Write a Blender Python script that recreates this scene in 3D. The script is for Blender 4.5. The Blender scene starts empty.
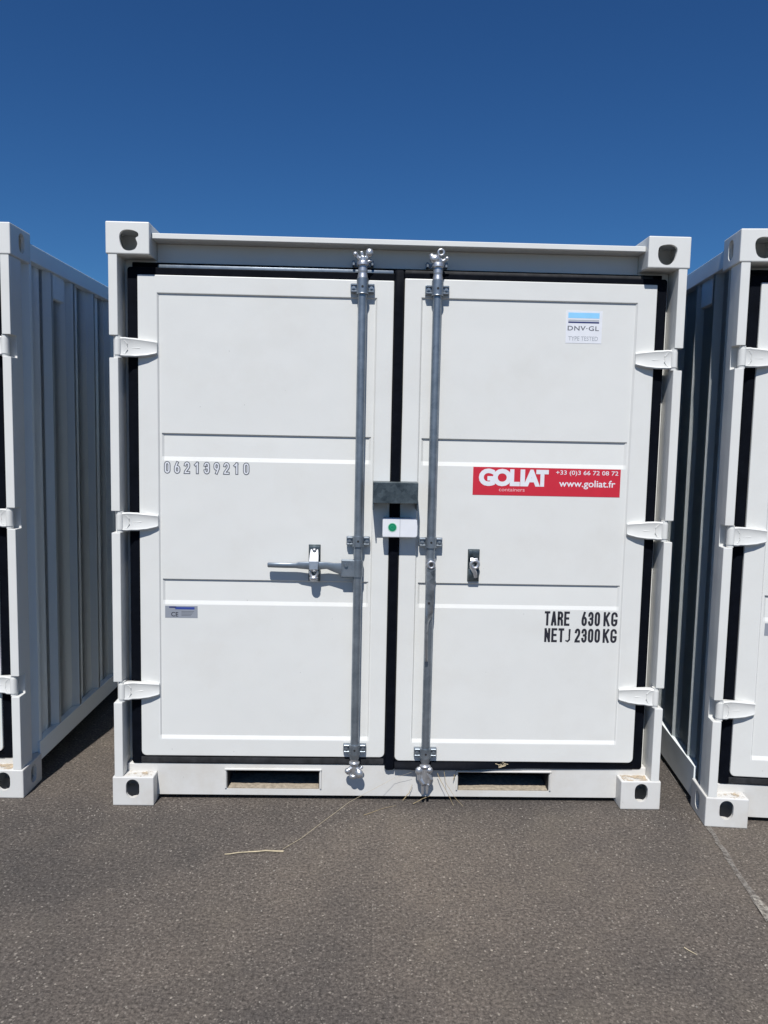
import bpy, bmesh, math, random
from mathutils import Matrix, Vector
R = math.radians
random.seed(7)
S = bpy.context.scene
C = S.collection

# ------------------------------------------------------------------ camera, sky, sun, exposure
cam_d = bpy.data.cameras.new('camera'); cam = bpy.data.objects.new('camera', cam_d); C.objects.link(cam)
cam_d.sensor_fit = 'VERTICAL'; cam_d.sensor_height = 24.0; cam_d.lens = 781.05 / 1024 * 24
cam_d.clip_start = 0.05; cam_d.clip_end = 6000
M = (Matrix.Rotation(-0.0266, 4, 'Z') @ Matrix.Rotation(-0.0957, 4, 'X') @ Matrix.Rotation(-0.0205, 4, 'Y')
     @ Matrix.Rotation(math.pi / 2, 4, 'X'))
cam.matrix_world = Matrix.Translation((-0.1235, -3.0101, 1.4827)) @ M
S.camera = cam
SUN_EL, SUN_AZ = 55.0, 9.0            # the sun stands behind the photographer, a little to the left
W = bpy.data.worlds.new('World'); S.world = W; W.use_nodes = True
wn = W.node_tree.nodes; wl = W.node_tree.links
sky = wn.new('ShaderNodeTexSky'); sky.sky_type = 'NISHITA'; sky.sun_disc = False
sky.sun_elevation = R(SUN_EL); sky.sun_rotation = R(180 + SUN_AZ)
sky.altitude = 300; sky.air_density = 1.0; sky.dust_density = 0.1; sky.ozone_density = 3.0
wn['Background'].inputs['Strength'].default_value = 0.074
hs = wn.new('ShaderNodeHueSaturation'); hs.inputs['Saturation'].default_value = 1.12; hs.inputs['Hue'].default_value = 0.506; hs.inputs['Value'].default_value = 0.97
tint = wn.new('ShaderNodeMixRGB'); tint.blend_type = 'MULTIPLY'; tint.inputs['Fac'].default_value = 1.0; tint.inputs['Color2'].default_value = (0.37, 0.71, 0.98, 1)
wl.new(sky.outputs[0], hs.inputs['Color']); wl.new(hs.outputs[0], tint.inputs['Color1']); wl.new(tint.outputs[0], wn['Background'].inputs['Color'])
sd = bpy.data.lights.new('sun', 'SUN'); sd.energy = 5.0; sd.angle = R(0.53); sd.color = (1.0, 0.98, 0.95)
sun = bpy.data.objects.new('sun', sd); C.objects.link(sun)
sun.rotation_euler = (R(90 - SUN_EL), 0, R(-SUN_AZ)); sun.location = (0, -8, 12)
S.view_settings.view_transform = 'Standard'; S.view_settings.look = 'None'
S.view_settings.exposure = 0.0; S.view_settings.gamma = 1.0; S.view_settings.use_curve_mapping = False

# ------------------------------------------------------------------ materials
def nodes(name):
    m = bpy.data.materials.new(name); m.use_nodes = True
    return m, m.node_tree.nodes, m.node_tree.links, m.node_tree.nodes['Principled BSDF']

def ramp(n, pts):
    r = n.new('ShaderNodeValToRGB'); e = r.color_ramp.elements
    e[0].position, e[0].color = pts[0][0], (*pts[0][1], 1)
    e[1].position, e[1].color = pts[-1][0], (*pts[-1][1], 1)
    for p, c in pts[1:-1]:
        x = e.new(p); x.color = (*c, 1)
    return r

def noise(n, l, scale, detail=4, vec=None, rough=0.55):
    t = n.new('ShaderNodeTexNoise'); t.inputs['Scale'].default_value = scale
    t.inputs['Detail'].default_value = detail; t.inputs['Roughness'].default_value = rough
    if vec: l.new(vec, t.inputs['Vector'])
    return t

def mat(name, col, rough=0.5, metal=0.0, var=0.06, vscale=6, bump=0.0, bscale=80, spec=0.5):
    m, n, l, b = nodes(name)
    tc = n.new('ShaderNodeTexCoord')
    t = noise(n, l, vscale, 5, tc.outputs['Object'])
    r = ramp(n, [(0.3, tuple(c * (1 - var) for c in col)), (0.7, tuple(min(1, c * (1 + var)) for c in col))])
    l.new(t.outputs['Fac'], r.inputs[0]); l.new(r.outputs[0], b.inputs['Base Color'])
    b.inputs['Roughness'].default_value = rough; b.inputs['Metallic'].default_value = metal
    b.inputs['Specular IOR Level'].default_value = spec
    if bump:
        t2 = noise(n, l, bscale, 3, tc.outputs['Object'])
        bp = n.new('ShaderNodeBump'); bp.inputs['Strength'].default_value = bump; bp.inputs['Distance'].default_value = 0.004
        l.new(t2.outputs['Fac'], bp.inputs['Height']); l.new(bp.outputs[0], b.inputs['Normal'])
    return m

def paint(name, base, dirt=0.0, dents=0.0015, rough=0.42):
    """white container paint: faint tone drift, specks, thin scuffs, wide shallow waves, dust film"""
    m, n, l, b = nodes(name)
    tc = n.new('ShaderNodeTexCoord'); O = tc.outputs['Object']
    t = noise(n, l, 1.7, 5, O)
    r = ramp(n, [(0.3, tuple(c * 0.965 for c in base)), (0.7, base)])
    l.new(t.outputs['Fac'], r.inputs[0]); col = r.outputs[0]
    # dust film of a warm tone in broken patches
    t3 = noise(n, l, 5.0, 9, O, 0.7)
    r3 = ramp(n, [(0.5 - dirt * 0.16, (0, 0, 0)), (0.86, (dirt, dirt, dirt))])
    l.new(t3.outputs['Fac'], r3.inputs[0])
    mx = n.new('ShaderNodeMixRGB'); mx.inputs['Color2'].default_value = (0.42, 0.35, 0.25, 1)
    l.new(r3.outputs[0], mx.inputs['Fac']); l.new(col, mx.inputs['Color1']); col = mx.outputs[0]
    # sparse specks
    v = n.new('ShaderNodeTexVoronoi'); v.inputs['Scale'].default_value = 26; l.new(O, v.inputs['Vector'])
    rr = ramp(n, [(0.035, (1, 1, 1)), (0.06, (0, 0, 0))]); l.new(v.outputs['Distance'], rr.inputs[0])
    t4 = noise(n, l, 9, 2, O); r4 = ramp(n, [(0.62, (0, 0, 0)), (0.66, (0.55, 0.55, 0.55))]); l.new(t4.outputs['Fac'], r4.inputs[0])
    mu = n.new('ShaderNodeMath'); mu.operation = 'MULTIPLY'; l.new(rr.outputs[0], mu.inputs[0]); l.new(r4.outputs[0], mu.inputs[1])
    mx2 = n.new('ShaderNodeMixRGB'); mx2.inputs['Color2'].default_value = (0.2, 0.19, 0.18, 1)
    l.new(mu.outputs[0], mx2.inputs['Fac']); l.new(col, mx2.inputs['Color1']); l.new(mx2.outputs[0], b.inputs['Base Color'])
    rg = ramp(n, [(0.3, (rough * 0.85,) * 3), (0.7, (rough * 1.25,) * 3)]); t5 = noise(n, l, 14, 4, O)
    l.new(t5.outputs['Fac'], rg.inputs[0]); l.new(rg.outputs[0], b.inputs['Roughness'])
    b.inputs['Specular IOR Level'].default_value = 0.4
    t6 = noise(n, l, 3.2, 2, O); t7 = noise(n, l, 240, 2, O)
    b1 = n.new('ShaderNodeBump'); b1.inputs['Strength'].default_value = 1.0; b1.inputs['Distance'].default_value = dents * 2
    l.new(t6.outputs['Fac'], b1.inputs['Height'])
    b2 = n.new('ShaderNodeBump'); b2.inputs['Strength'].default_value = 0.25; b2.inputs['Distance'].default_value = 0.0006
    l.new(t7.outputs['Fac'], b2.inputs['Height']); l.new(b1.outputs[0], b2.inputs['Normal']); l.new(b2.outputs[0], b.inputs['Normal'])
    return m

WHITE = paint('white_paint', (0.715, 0.715, 0.685), 0.12, 0.0024, 0.38)
WHITE_DUSTY = paint('white_paint_dusty', (0.66, 0.65, 0.62), 0.45, 0.001, 0.5)
SIDE_LIFTED = paint('white_side_paint', (0.85, 0.90, 0.90), 0.05)  # same white, made paler and cooler: brightening for the shaded walls put into the colour
RUBBER = mat('black_rubber', (0.003, 0.004, 0.007), 0.6, 0, 0.25, 20, 0.3, 60, 0.06)
DUSTY_RUBBER = mat('dusty_black_rubber', (0.018, 0.018, 0.02), 0.75, 0, 0.6, 30, 0.3, 60)
DARK = mat('dark_void', (0.02, 0.02, 0.022), 0.8)
SAND = mat('sandy_dust', (0.34, 0.29, 0.22), 0.95, 0, 0.3, 60, 0.8, 150)
STRAW = mat('dry_straw', (0.40, 0.31, 0.17), 0.8, 0, 0.3, 40)
PALE_STRAW = mat('pale_straw', (0.5, 0.42, 0.28), 0.8, 0, 0.3, 40)

def galv(name, lo, hi, rough, metal=0.8, vs=35, mixf=0.85):
    m, n, l, b = nodes(name)
    tc = n.new('ShaderNodeTexCoord'); O = tc.outputs['Object']
    v = n.new('ShaderNodeTexVoronoi'); v.inputs['Scale'].default_value = vs; l.new(O, v.inputs['Vector'])
    t = noise(n, l, 14, 6, O, 0.7)
    ad = n.new('ShaderNodeMixRGB'); ad.inputs['Fac'].default_value = mixf
    l.new(v.outputs['Color'], ad.inputs['Color1']); l.new(t.outputs['Fac'], ad.inputs['Color2'])
    bw = n.new('ShaderNodeRGBToBW'); l.new(ad.outputs[0], bw.inputs[0])
    r = ramp(n, [(0.3, lo), (0.7, hi)]); l.new(bw.outputs[0], r.inputs[0]); l.new(r.outputs[0], b.inputs['Base Color'])
    b.inputs['Metallic'].default_value = metal; b.inputs['Roughness'].default_value = rough
    bp = n.new('ShaderNodeBump'); bp.inputs['Strength'].default_value = 0.35; bp.inputs['Distance'].default_value = 0.001
    l.new(t.outputs['Fac'], bp.inputs['Height']); l.new(bp.outputs[0], b.inputs['Normal'])
    return m
GALV = galv('galvanised_steel', (0.20, 0.235, 0.27), (0.36, 0.40, 0.44), 0.42)
GALV_DARK = galv('galvanised_sheet', (0.045, 0.06, 0.07), (0.20, 0.235, 0.245), 0.42, 0.85, 60, 0.8)
ZINC = galv('bright_zinc', (0.42, 0.43, 0.45), (0.62, 0.63, 0.65), 0.38, 0.8)

def flat(name, col, rough=0.5): return mat(name, col, rough, 0, 0.03, 30)
RED = flat('red_vinyl', (0.56, 0.022, 0.042), 0.42); STK_WHITE = flat('sticker_white', (0.74, 0.75, 0.78), 0.4)
SKYBLUE = flat('light_blue_ink', (0.27, 0.60, 0.88)); NAVY = flat('navy_ink', (0.02, 0.03, 0.13)); INK = flat('black_ink', (0.02, 0.02, 0.028))
GREYINK = flat('grey_ink', (0.13, 0.14, 0.16)); PALEGREY = flat('pale_grey_ink', (0.40, 0.42, 0.45)); GREEN = flat('green_ink', (0.0, 0.22, 0.10))
RING = flat('pale_green_ink', (0.45, 0.66, 0.55)); PLATE = flat('aluminium_plate', (0.27, 0.29, 0.33), 0.45); BLUEINK = flat('blue_ink', (0.03, 0.06, 0.28))
PINK = flat('pale_red_ink', (0.80, 0.45, 0.47))

def asphalt():
    m, n, l, b = nodes('asphalt')
    tc = n.new('ShaderNodeTexCoord'); O = tc.outputs['Object']
    big = noise(n, l, 0.85, 8, O, 0.72)
    r = ramp(n, [(0.28, (0.066, 0.060, 0.056)), (0.55, (0.112, 0.096, 0.083)), (0.75, (0.150, 0.126, 0.105))])
    l.new(big.outputs['Fac'], r.inputs[0]); col = r.outputs[0]
    fine = noise(n, l, 95, 5, O, 0.8)
    rf = ramp(n, [(0.36, (0.28, 0.28, 0.28)), (0.64, (1.75, 1.75, 1.75))]); l.new(fine.outputs['Fac'], rf.inputs[0])
    mu = n.new('ShaderNodeMixRGB'); mu.blend_type = 'MULTIPLY'; mu.inputs['Fac'].default_value = 0.85
    l.new(col, mu.inputs['Color1']); l.new(rf.outputs[0], mu.inputs['Color2']); col = mu.outputs[0]
    # light aggregate grains of two sizes, of differing tone
    heights = []
    for sc, th, amt, tone in ((125, 0.38, 0.65, (0.29, 0.26, 0.225)), (50, 0.18, 0.8, (0.38, 0.34, 0.29))):
        w = noise(n, l, sc * 0.9, 2, O)
        av = n.new('ShaderNodeMixRGB'); av.blend_type = 'ADD'; av.inputs['Fac'].default_value = 0.012
        l.new(O, av.inputs['Color1']); l.new(w.outputs['Color'], av.inputs['Color2'])
        v = n.new('ShaderNodeTexVoronoi'); v.inputs['Scale'].default_value = sc; l.new(av.outputs[0], v.inputs['Vector'])
        rr = ramp(n, [(th * 0.8, (1, 1, 1)), (th * 1.15, (0, 0, 0))]); l.new(v.outputs['Distance'], rr.inputs[0])
        sel = n.new('ShaderNodeSeparateColor'); l.new(v.outputs['Color'], sel.inputs[0])
        rs = ramp(n, [(0.62, (0, 0, 0)), (0.95, (amt,) * 3)]); l.new(sel.outputs[0], rs.inputs[0])
        mm = n.new('ShaderNodeMath'); mm.operation = 'MULTIPLY'; l.new(rr.outputs[0], mm.inputs[0]); l.new(rs.outputs[0], mm.inputs[1])
        mx = n.new('ShaderNodeMixRGB'); mx.inputs['Color2'].default_value = (*tone, 1)
        l.new(mm.outputs[0], mx.inputs['Fac']); l.new(col, mx.inputs['Color1']); col = mx.outputs[0]
        heights.append(v.outputs['Distance'])
    # dust in broken patches
    du = noise(n, l, 2.3, 8, O, 0.7); rd = ramp(n, [(0.52, (0, 0, 0)), (0.8, (0.35, 0.35, 0.35))]); l.new(du.outputs['Fac'], rd.inputs[0])
    mx = n.new('ShaderNodeMixRGB'); mx.inputs['Color2'].default_value = (0.19, 0.165, 0.13, 1)
    l.new(rd.outputs[0], mx.inputs['Fac']); l.new(col, mx.inputs['Color1']); col = mx.outputs[0]
    # broad stains and sun-bleached stretches
    st = noise(n, l, 0.55, 6, O, 0.6); rs2 = ramp(n, [(0.36, (0.68, 0.70, 0.73)), (0.50, (0.98, 0.97, 0.96)), (0.66, (1.12, 1.09, 1.04))]); l.new(st.outputs['Fac'], rs2.inputs[0])
    mm2 = n.new('ShaderNodeMixRGB'); mm2.blend_type = 'MULTIPLY'; mm2.inputs['Fac'].default_value = 1.0
    l.new(col, mm2.inputs['Color1']); l.new(rs2.outputs[0], mm2.inputs['Color2']); col = mm2.outputs[0]
    l.new(col, b.inputs['Base Color']); b.inputs['Roughness'].default_value = 0.9; b.inputs['Specular IOR Level'].default_value = 0.25
    b1 = n.new('ShaderNodeBump'); b1.inputs['Strength'].default_value = 0.7; b1.inputs['Distance'].default_value = 0.006
    l.new(fine.outputs['Fac'], b1.inputs['Height'])
    b2 = n.new('ShaderNodeBump'); b2.invert = True; b2.inputs['Strength'].default_value = 0.5; b2.inputs['Distance'].default_value = 0.003
    l.new(heights[0], b2.inputs['Height']); l.new(b1.outputs[0], b2.inputs['Normal']); l.new(b2.outputs[0], b.inputs['Normal'])
    return m
ASPHALT = asphalt()

def worn(name, col, fac_lo, fac_hi, scale):
    """worn marking: paint left in broken flakes over bare asphalt (alpha)"""
    m, n, l, b = nodes(name)
    tc = n.new('ShaderNodeTexCoord'); O = tc.outputs['Object']
    t = noise(n, l, scale, 8, O, 0.75); r = ramp(n, [(fac_lo, (0, 0, 0)), (fac_hi, (1, 1, 1))]); l.new(t.outputs['Fac'], r.inputs[0])
    l.new(r.outputs[0], b.inputs['Alpha']); b.inputs['Base Color'].default_value = (*col, 1); b.inputs['Roughness'].default_value = 0.9
    return m

# ------------------------------------------------------------------ mesh helpers
def box(bm, x0, x1, y0, y1, z0, z1, bev=0.0, seg=1):
    r = bmesh.ops.create_cube(bm, size=1.0); vs = r['verts']
    for v in vs:
        v.co = Vector(((x0 + x1) / 2 + v.co.x * (x1 - x0), (y0 + y1) / 2 + v.co.y * (y1 - y0), (z0 + z1) / 2 + v.co.z * (z1 - z0)))
    if bev:
        es = list({e for v in vs for e in v.link_edges})
        bmesh.ops.bevel(bm, geom=es, offset=bev, segments=seg, affect='EDGES', profile=0.5)
    return bm

def cyl(bm, p0, p1, r0, r1=None, n=20):
    r1 = r0 if r1 is None else r1
    p0, p1 = Vector(p0), Vector(p1); d = p1 - p0
    rot = Vector((0, 0, 1)).rotation_difference(d).to_matrix().to_4x4()
    bmesh.ops.create_cone(bm, cap_ends=True, segments=n, radius1=r0, radius2=r1, depth=d.length,
                          matrix=Matrix.Translation((p0 + p1) / 2) @ rot)
    return bm

def ball(bm, p, r, sc=(1, 1, 1)):
    bmesh.ops.create_icosphere(bm, subdivisions=2, radius=r, matrix=Matrix.Translation(p) @ Matrix.Diagonal((*sc, 1)))
    return bm

def torus(bm, p, R_, r_, axis='Y', n=24, k=8):
    vs = []
    for i in range(n):
        a = 2 * math.pi * i / n; row = []
        for j in range(k):
            b = 2 * math.pi * j / k; q = R_ + r_ * math.cos(b); h = r_ * math.sin(b)
            c = (q * math.cos(a), h, q * math.sin(a)) if axis == 'Y' else (q * math.cos(a), q * math.sin(a), h)
            row.append(bm.verts.new(Vector(p) + Vector(c)))
        vs.append(row)
    for i in range(n):
        for j in range(k):
            bm.faces.new((vs[i][j], vs[(i + 1) % n][j], vs[(i + 1) % n][(j + 1) % k], vs[i][(j + 1) % k]))
    return bm

def loft(bm, secs, cap=True):
    """secs: list of rings (lists of points, same count)"""
    rows = [[bm.verts.new(p) for p in s] for s in secs]; k = len(rows[0])
    for a, b in zip(rows, rows[1:]):
        for j in range(k): bm.faces.new((a[j], a[(j + 1) % k], b[(j + 1) % k], b[j]))
    if cap:
        bm.faces.new(rows[0][::-1]); bm.faces.new(rows[-1])
    bmesh.ops.recalc_face_normals(bm, faces=bm.faces)
    return bm

def tube(bm, pts, rad, k=6):
    pts = [Vector(p) for p in pts]; secs = []
    for i, p in enumerate(pts):
        d = (pts[min(i + 1, len(pts) - 1)] - pts[max(i - 1, 0)]).normalized()
        u = d.cross(Vector((0.13, 0.2, 0.97))).normalized(); w = d.cross(u)
        r_ = rad[i] if isinstance(rad, (list, tuple)) else rad
        secs.append([p + (u * math.cos(2 * math.pi * j / k) + w * math.sin(2 * math.pi * j / k)) * r_ for j in range(k)])
    return loft(bm, secs)

def N(): return bmesh.new()

def to_mesh(bm, name):
    me = bpy.data.meshes.new(name); bm.to_mesh(me); bm.free(); return me

def shade(me, ang=35):
    for p in me.polygons: p.use_smooth = True
    try: me.set_sharp_from_angle(angle=R(ang))
    except Exception: pass

def obj(name, bm, m, parent=None, smooth=True):
    me = to_mesh(bm, name) if isinstance(bm, bmesh.types.BMesh) else bm
    me.name = name
    if smooth: shade(me)
    o = bpy.data.objects.new(name, me); C.objects.link(o)
    for mm in (m if isinstance(m, (list, tuple)) else (m,)): me.materials.append(mm)
    if parent: o.parent = parent
    return o

def evaluated(me, add):
    """run modifiers on a throw-away object and return the resulting mesh"""
    o = bpy.data.objects.new('work', me); C.objects.link(o); extra = add(o)
    dg = bpy.context.evaluated_depsgraph_get(); dg.update()
    r = bpy.data.meshes.new_from_object(o.evaluated_get(dg))
    bpy.data.objects.remove(o)
    for e in extra or []: bpy.data.objects.remove(e)
    return r

def cut(bm, cutters):
    def add(o):
        ex = []
        for c in cutters:
            q = bpy.data.objects.new('cutter', to_mesh(c, 'cutter')); C.objects.link(q); q.hide_render = True
            md = o.modifiers.new('b', 'BOOLEAN'); md.operation = 'DIFFERENCE'; md.solver = 'EXACT'; md.object = q; ex.append(q)
        return ex
    return evaluated(to_mesh(bm, 'w'), add)

def remesh(bm, vox=0.0016, smooth=2):
    def add(o):
        md = o.modifiers.new('r', 'REMESH'); md.mode = 'VOXEL'; md.voxel_size = vox
        m2 = o.modifiers.new('s', 'SMOOTH'); m2.iterations = smooth; m2.factor = 0.5
    me = evaluated(to_mesh(bm, 'w'), add)
    return me

def poly_prism(outer, holes, y0, y1, bev=0.0015):
    """x-z polygon with holes, thickness along y, edges rounded"""
    cu = bpy.data.curves.new('c', 'CURVE'); cu.dimensions = '2D'; cu.fill_mode = 'BOTH'
    cu.extrude = (y1 - y0) / 2 - bev; cu.bevel_depth = bev; cu.bevel_resolution = 1; cu.offset = -bev
    for ring in [outer] + holes:
        s = cu.splines.new('POLY'); s.points.add(len(ring) - 1); s.use_cyclic_u = True
        for p, (x, z) in zip(s.points, ring): p.co = (x, z, 0, 1)
    o = bpy.data.objects.new('w', cu); C.objects.link(o)
    dg = bpy.context.evaluated_depsgraph_get(); dg.update()
    me = bpy.data.meshes.new_from_object(o.evaluated_get(dg)); bpy.data.objects.remove(o)
    me.transform(Matrix.Translation((0, (y0 + y1) / 2, 0)) @ Matrix.Rotation(math.pi / 2, 4, 'X'))
    return me

def rrect(x0, x1, z0, z1, r=0.0, n=5, rs=None):
    rs = rs or (r, r, r, r); pts = []
    for (cx, cz, a0), q in zip(((x1, z1, 0), (x0, z1, 90), (x0, z0, 180), (x1, z0, 270)), rs):
        sx = -1 if cx == x1 else 1; sz = -1 if cz == z1 else 1
        if q <= 0: pts.append((cx, cz)); continue
        for i in range(n + 1):
            a = R(a0 + 90 * i / n); pts.append((cx + sx * q + q * math.cos(a), cz + sz * q + q * math.sin(a)))
    return pts

def stadium(bm, c, axis, w, h, L):
    """stadium-shaped cutter, w wide and h long, running along axis for L"""
    pts = []; r = w / 2; n = 10
    for i in range(n + 1): a = math.pi * i / n; pts.append((r * math.cos(a), (h / 2 - r) + r * math.sin(a)))
    for i in range(n + 1): a = math.pi + math.pi * i / n; pts.append((r * math.cos(a), -(h / 2 - r) + r * math.sin(a)))
    secs = []
    for t in (-L / 2, L / 2):
        if axis == 'Y': secs.append([Vector(c) + Vector((u, t, v)) for u, v in pts])
        elif axis == 'X': secs.append([Vector(c) + Vector((t, u, v)) for u, v in pts])
        else: secs.append([Vector(c) + Vector((u, v, t)) for u, v in pts])
    return loft(bm, secs)

def tag(o, label, cat, group=None, kind=None):
    o['label'] = label; o['category'] = cat
    if group: o['group'] = group
    if kind: o['kind'] = kind
    return o

def empty(name, loc, rz=0):
    o = bpy.data.objects.new(name, None); C.objects.link(o); o.empty_display_size = 0.1
    o.location = loc; o.rotation_euler = (0, 0, rz); return o

def text(body, x0, x1, z0, z1, y, m, parent, name='lettering', offset=0.0, outline=0.0, shear=0.0, spacing=1.0, th=0.0006, word=1.0):
    """solid lettering fitted to a rectangle of the face at depth y, facing the front"""
    cu = bpy.data.curves.new('t', 'FONT'); cu.body = body; cu.size = 1; cu.shear = shear; cu.space_character = spacing; cu.space_word = word
    cu.resolution_u = 4
    if outline: cu.fill_mode = 'NONE'; cu.bevel_depth = outline; cu.bevel_resolution = 1
    else: cu.offset = offset; cu.extrude = 0.001
    o = bpy.data.objects.new('w', cu); C.objects.link(o)
    dg = bpy.context.evaluated_depsgraph_get(); dg.update()
    me = bpy.data.meshes.new_from_object(o.evaluated_get(dg)); bpy.data.objects.remove(o)
    xs = [v.co.x for v in me.vertices]; ys = [v.co.y for v in me.vertices]; zs = [v.co.z for v in me.vertices]
    sx = (x1 - x0) / (max(xs) - min(xs)); sz = (z1 - z0) / (max(ys) - min(ys)); zr = max(max(zs) - min(zs), 1e-6)
    mx, my, mz = min(xs), min(ys), min(zs)
    for v in me.vertices:
        v.co = Vector((x0 + (v.co.x - mx) * sx, y - th * (v.co.z - mz) / zr, z0 + (v.co.y - my) * sz))
    if len(me.materials): me.materials.clear()
    for p in me.polygons: p.material_index = 0
    o = obj(name, me, m, parent, smooth=False)
    return o

# ------------------------------------------------------------------ the ground
g = N(); K = 2500
vs = [g.verts.new(p) for p in ((-K, -K, 0), (K, -K, 0), (K, K, 0), (-K, K, 0))]; g.faces.new(vs)
o = obj('ground', g, ASPHALT, smooth=False); o['kind'] = 'structure'
# narrow joint in the asphalt with a last trace of paint: it runs from beside the right-hand container towards the viewer
def ribbon(pts, w, z):
    bm = N(); prev = None
    for i, (x, y) in enumerate(pts):
        a = Vector(pts[max(i - 1, 0)]); b_ = Vector(pts[min(i + 1, len(pts) - 1)]); d = (b_ - a).normalized(); q = Vector((-d.y, d.x))
        ww = w[i] if isinstance(w, list) else w
        cur = (bm.verts.new((x + q.x * ww / 2, y + q.y * ww / 2, z)), bm.verts.new((x - q.x * ww / 2, y - q.y * ww / 2, z)))
        if prev: bm.faces.new((prev[0], prev[1], cur[1], cur[0]))
        prev = cur
    return bm
J0, J1 = Vector((1.262, 0.089)), Vector((1.176, -0.66)); jd = (J1 - J0)
jp = [tuple(J0 + jd * t + Vector((random.uniform(-.004, .004), 0))) for t in [k * 0.07 - 1.0 for k in range(64)]]
o = obj('road_marking', ribbon(jp, [0.020 + random.uniform(-.004, .004) for _ in jp], 0.004), worn('worn_joint', (0.22, 0.20, 0.175), 0.38, 0.60, 60), smooth=False)
o['kind'] = 'structure'
pp = [tuple(J1 + jd * t + Vector((0.004, 0.0))) for t in (-0.07, 0.0, 0.1, 0.25, 0.4, 0.6, 0.8)]
o = obj('road_marking', ribbon(pp, [0.02, 0.034, 0.036, 0.034, 0.037, 0.036, 0.034], 0.008), worn('worn_white_marking', (0.36, 0.33, 0.28), 0.42, 0.62, 45), smooth=False)
o['kind'] = 'structure'

# ------------------------------------------------------------------ one container, built at the origin (front face at y=0, 2.2 m wide)
W2, H, L = 1.1, 2.26, 1.62
PY = 0.0565                     # face of the raised door fields
def casting(top, sx, back=False):
    """hollow corner casting for the left front, mirrored to where it stands"""
    bm = box(N(), -1.1, -0.938, 0.0, 0.178, 0.0, 0.118, 0.004, 2)
    inner = box(N(), -1.086, -0.952, 0.014, 0.164, 0.014, 0.104)
    cz = 0.07 if not top else 0.052
    cuts = [inner]
    if top:
        c = N(); pts = [(-0.036, 0.020), (-0.022, 0.036), (0.006, 0.038), (0.030, 0.030), (0.034, 0.016), (0.024, 0.008), (0.030, -0.012), (0.020, -0.032), (-0.004, -0.038), (-0.024, -0.030), (-0.034, -0.010)]
        if sx > 0: pts = [(-0.036, 0.022), (-0.022, 0.034), (0.010, 0.038), (0.030, 0.030), (0.036, 0.018), (0.032, -0.004), (0.024, -0.024), (0.004, -0.038), (-0.020, -0.034), (-0.036, -0.012)]
        pts = [(u * -1, v) for u, v in pts] if sx > 0 else pts
        sm = []
        for i in range(len(pts)):          # round the cast opening
            p0, p1, p2, p3 = (Vector(pts[(i + k) % len(pts)]) for k in (-1, 0, 1, 2))
            for t in (0, .25, .5, .75):
                sm.append(tuple(0.5 * (2 * p1 + (p2 - p0) * t + (2 * p0 - 5 * p1 + 4 * p2 - p3) * t * t + (3 * p1 - p0 - 3 * p2 + p3) * t ** 3)))
        pts = sm
        loft(c, [[Vector((-1.012 + u, t, 0.050 + v)) for u, v in pts] for t in (-0.02, 0.05)]); cuts.append(c)
    else:
        cuts.append(stadium(N(), (-1.021, 0, cz), 'Y', 0.053, 0.077, 0.06))
    cuts.append(stadium(N(), (-1.1, 0.098, 0.062), 'X', 0.05, 0.076, 0.06))
    me = cut(bm, cuts)
    T = Matrix.Identity(4)
    if top: T = Matrix.Translation((0, 0, H - 0.118))
    if back: T = Matrix.Translation((0, L, 0)) @ Matrix.Diagonal((1, -1, 1, 1)) @ T
    if sx > 0: T = Matrix.Diagonal((-1, 1, 1, 1)) @ T
    me.transform(T)
    if T.determinant() < 0: me.flip_normals()
    return me

HZ = (1.802, 1.136, 0.462)    # hinge heights
def post(sx, back=False):
    bm = N(); x0, x1 = -1.092, -1.059
    z = [0.118, H - 0.118]
    if back:
        box(bm, x0, -0.99, L - 0.10, L - 0.004, z[0], z[1], 0.002)
    else:
        es = [z[0]] + [v for h in reversed(HZ) for v in (h - 0.042, h + 0.042)] + [z[1]]
        for a, b_ in zip(es[0::2], es[1::2]): box(bm, x0, x1, 0.003, 0.057, a, b_, 0.0015)
        box(bm, x0 + 0.0004, x1 - 0.0004, 0.0565, 0.104, z[0], z[1])
    me = to_mesh(bm, 'w')
    if sx > 0: me.transform(Matrix.Diagonal((-1, 1, 1, 1))); me.flip_normals()
    return me

def side_wall(sx):
    bm = N(); x_out, dep = -1.088, 0.026
    ribs = [0.185, 0.395, 0.640, 0.895] if sx > 0 else [0.138, 0.290, 0.515, 0.760]
    while ribs[-1] + 0.35 < L: ribs.append(ribs[-1] + 0.25)
    pts = [(0.100, 1)]
    for u in ribs: pts += [(u - 0.026, 1), (u, 0), (u + 0.022, 0), (u + 0.075, 1)]
    pts += [(L - 0.10, 1)]
    vs = [[bm.verts.new((x_out + dep * d, u, z)) for z in (0.1195, 2.165)] for u, d in pts]
    for a, b_ in zip(vs, vs[1:]): bm.faces.new((a[0], a[1], b_[1], b_[0]))
    bmesh.ops.solidify(bm, geom=bm.faces[:], thickness=0.003)
    # one trough is closed at its head by a flat marking panel
    pu = 0.425 if sx > 0 else 0.345
    box(bm, -1.0805, -1.0525, pu, pu + 0.135, 2.05, 2.166, 0.004)
    if sx > 0:
        bmesh.ops.scale(bm, vec=(-1, 1, 1), verts=bm.verts)
    bmesh.ops.recalc_face_normals(bm, faces=bm.faces)
    return bm

def bottom_rail(sx, z0, z1=0.165):
    bm = box(N(), -1.093, -1.083, 0.179, L - 0.179, z0, z1, 0.001)
    box(bm, -1.0832, -1.035, 0.179, L - 0.179, z1 - 0.008, z1 - 0.0005)
    box(bm, -1.0825, -1.045, 0.179, L - 0.179, z0 + 0.0005, z0 + 0.006)
    if sx > 0:
        bmesh.ops.scale(bm, vec=(-1, 1, 1), verts=bm.verts); bmesh.ops.recalc_face_normals(bm, faces=bm.faces)
    return bm

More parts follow.
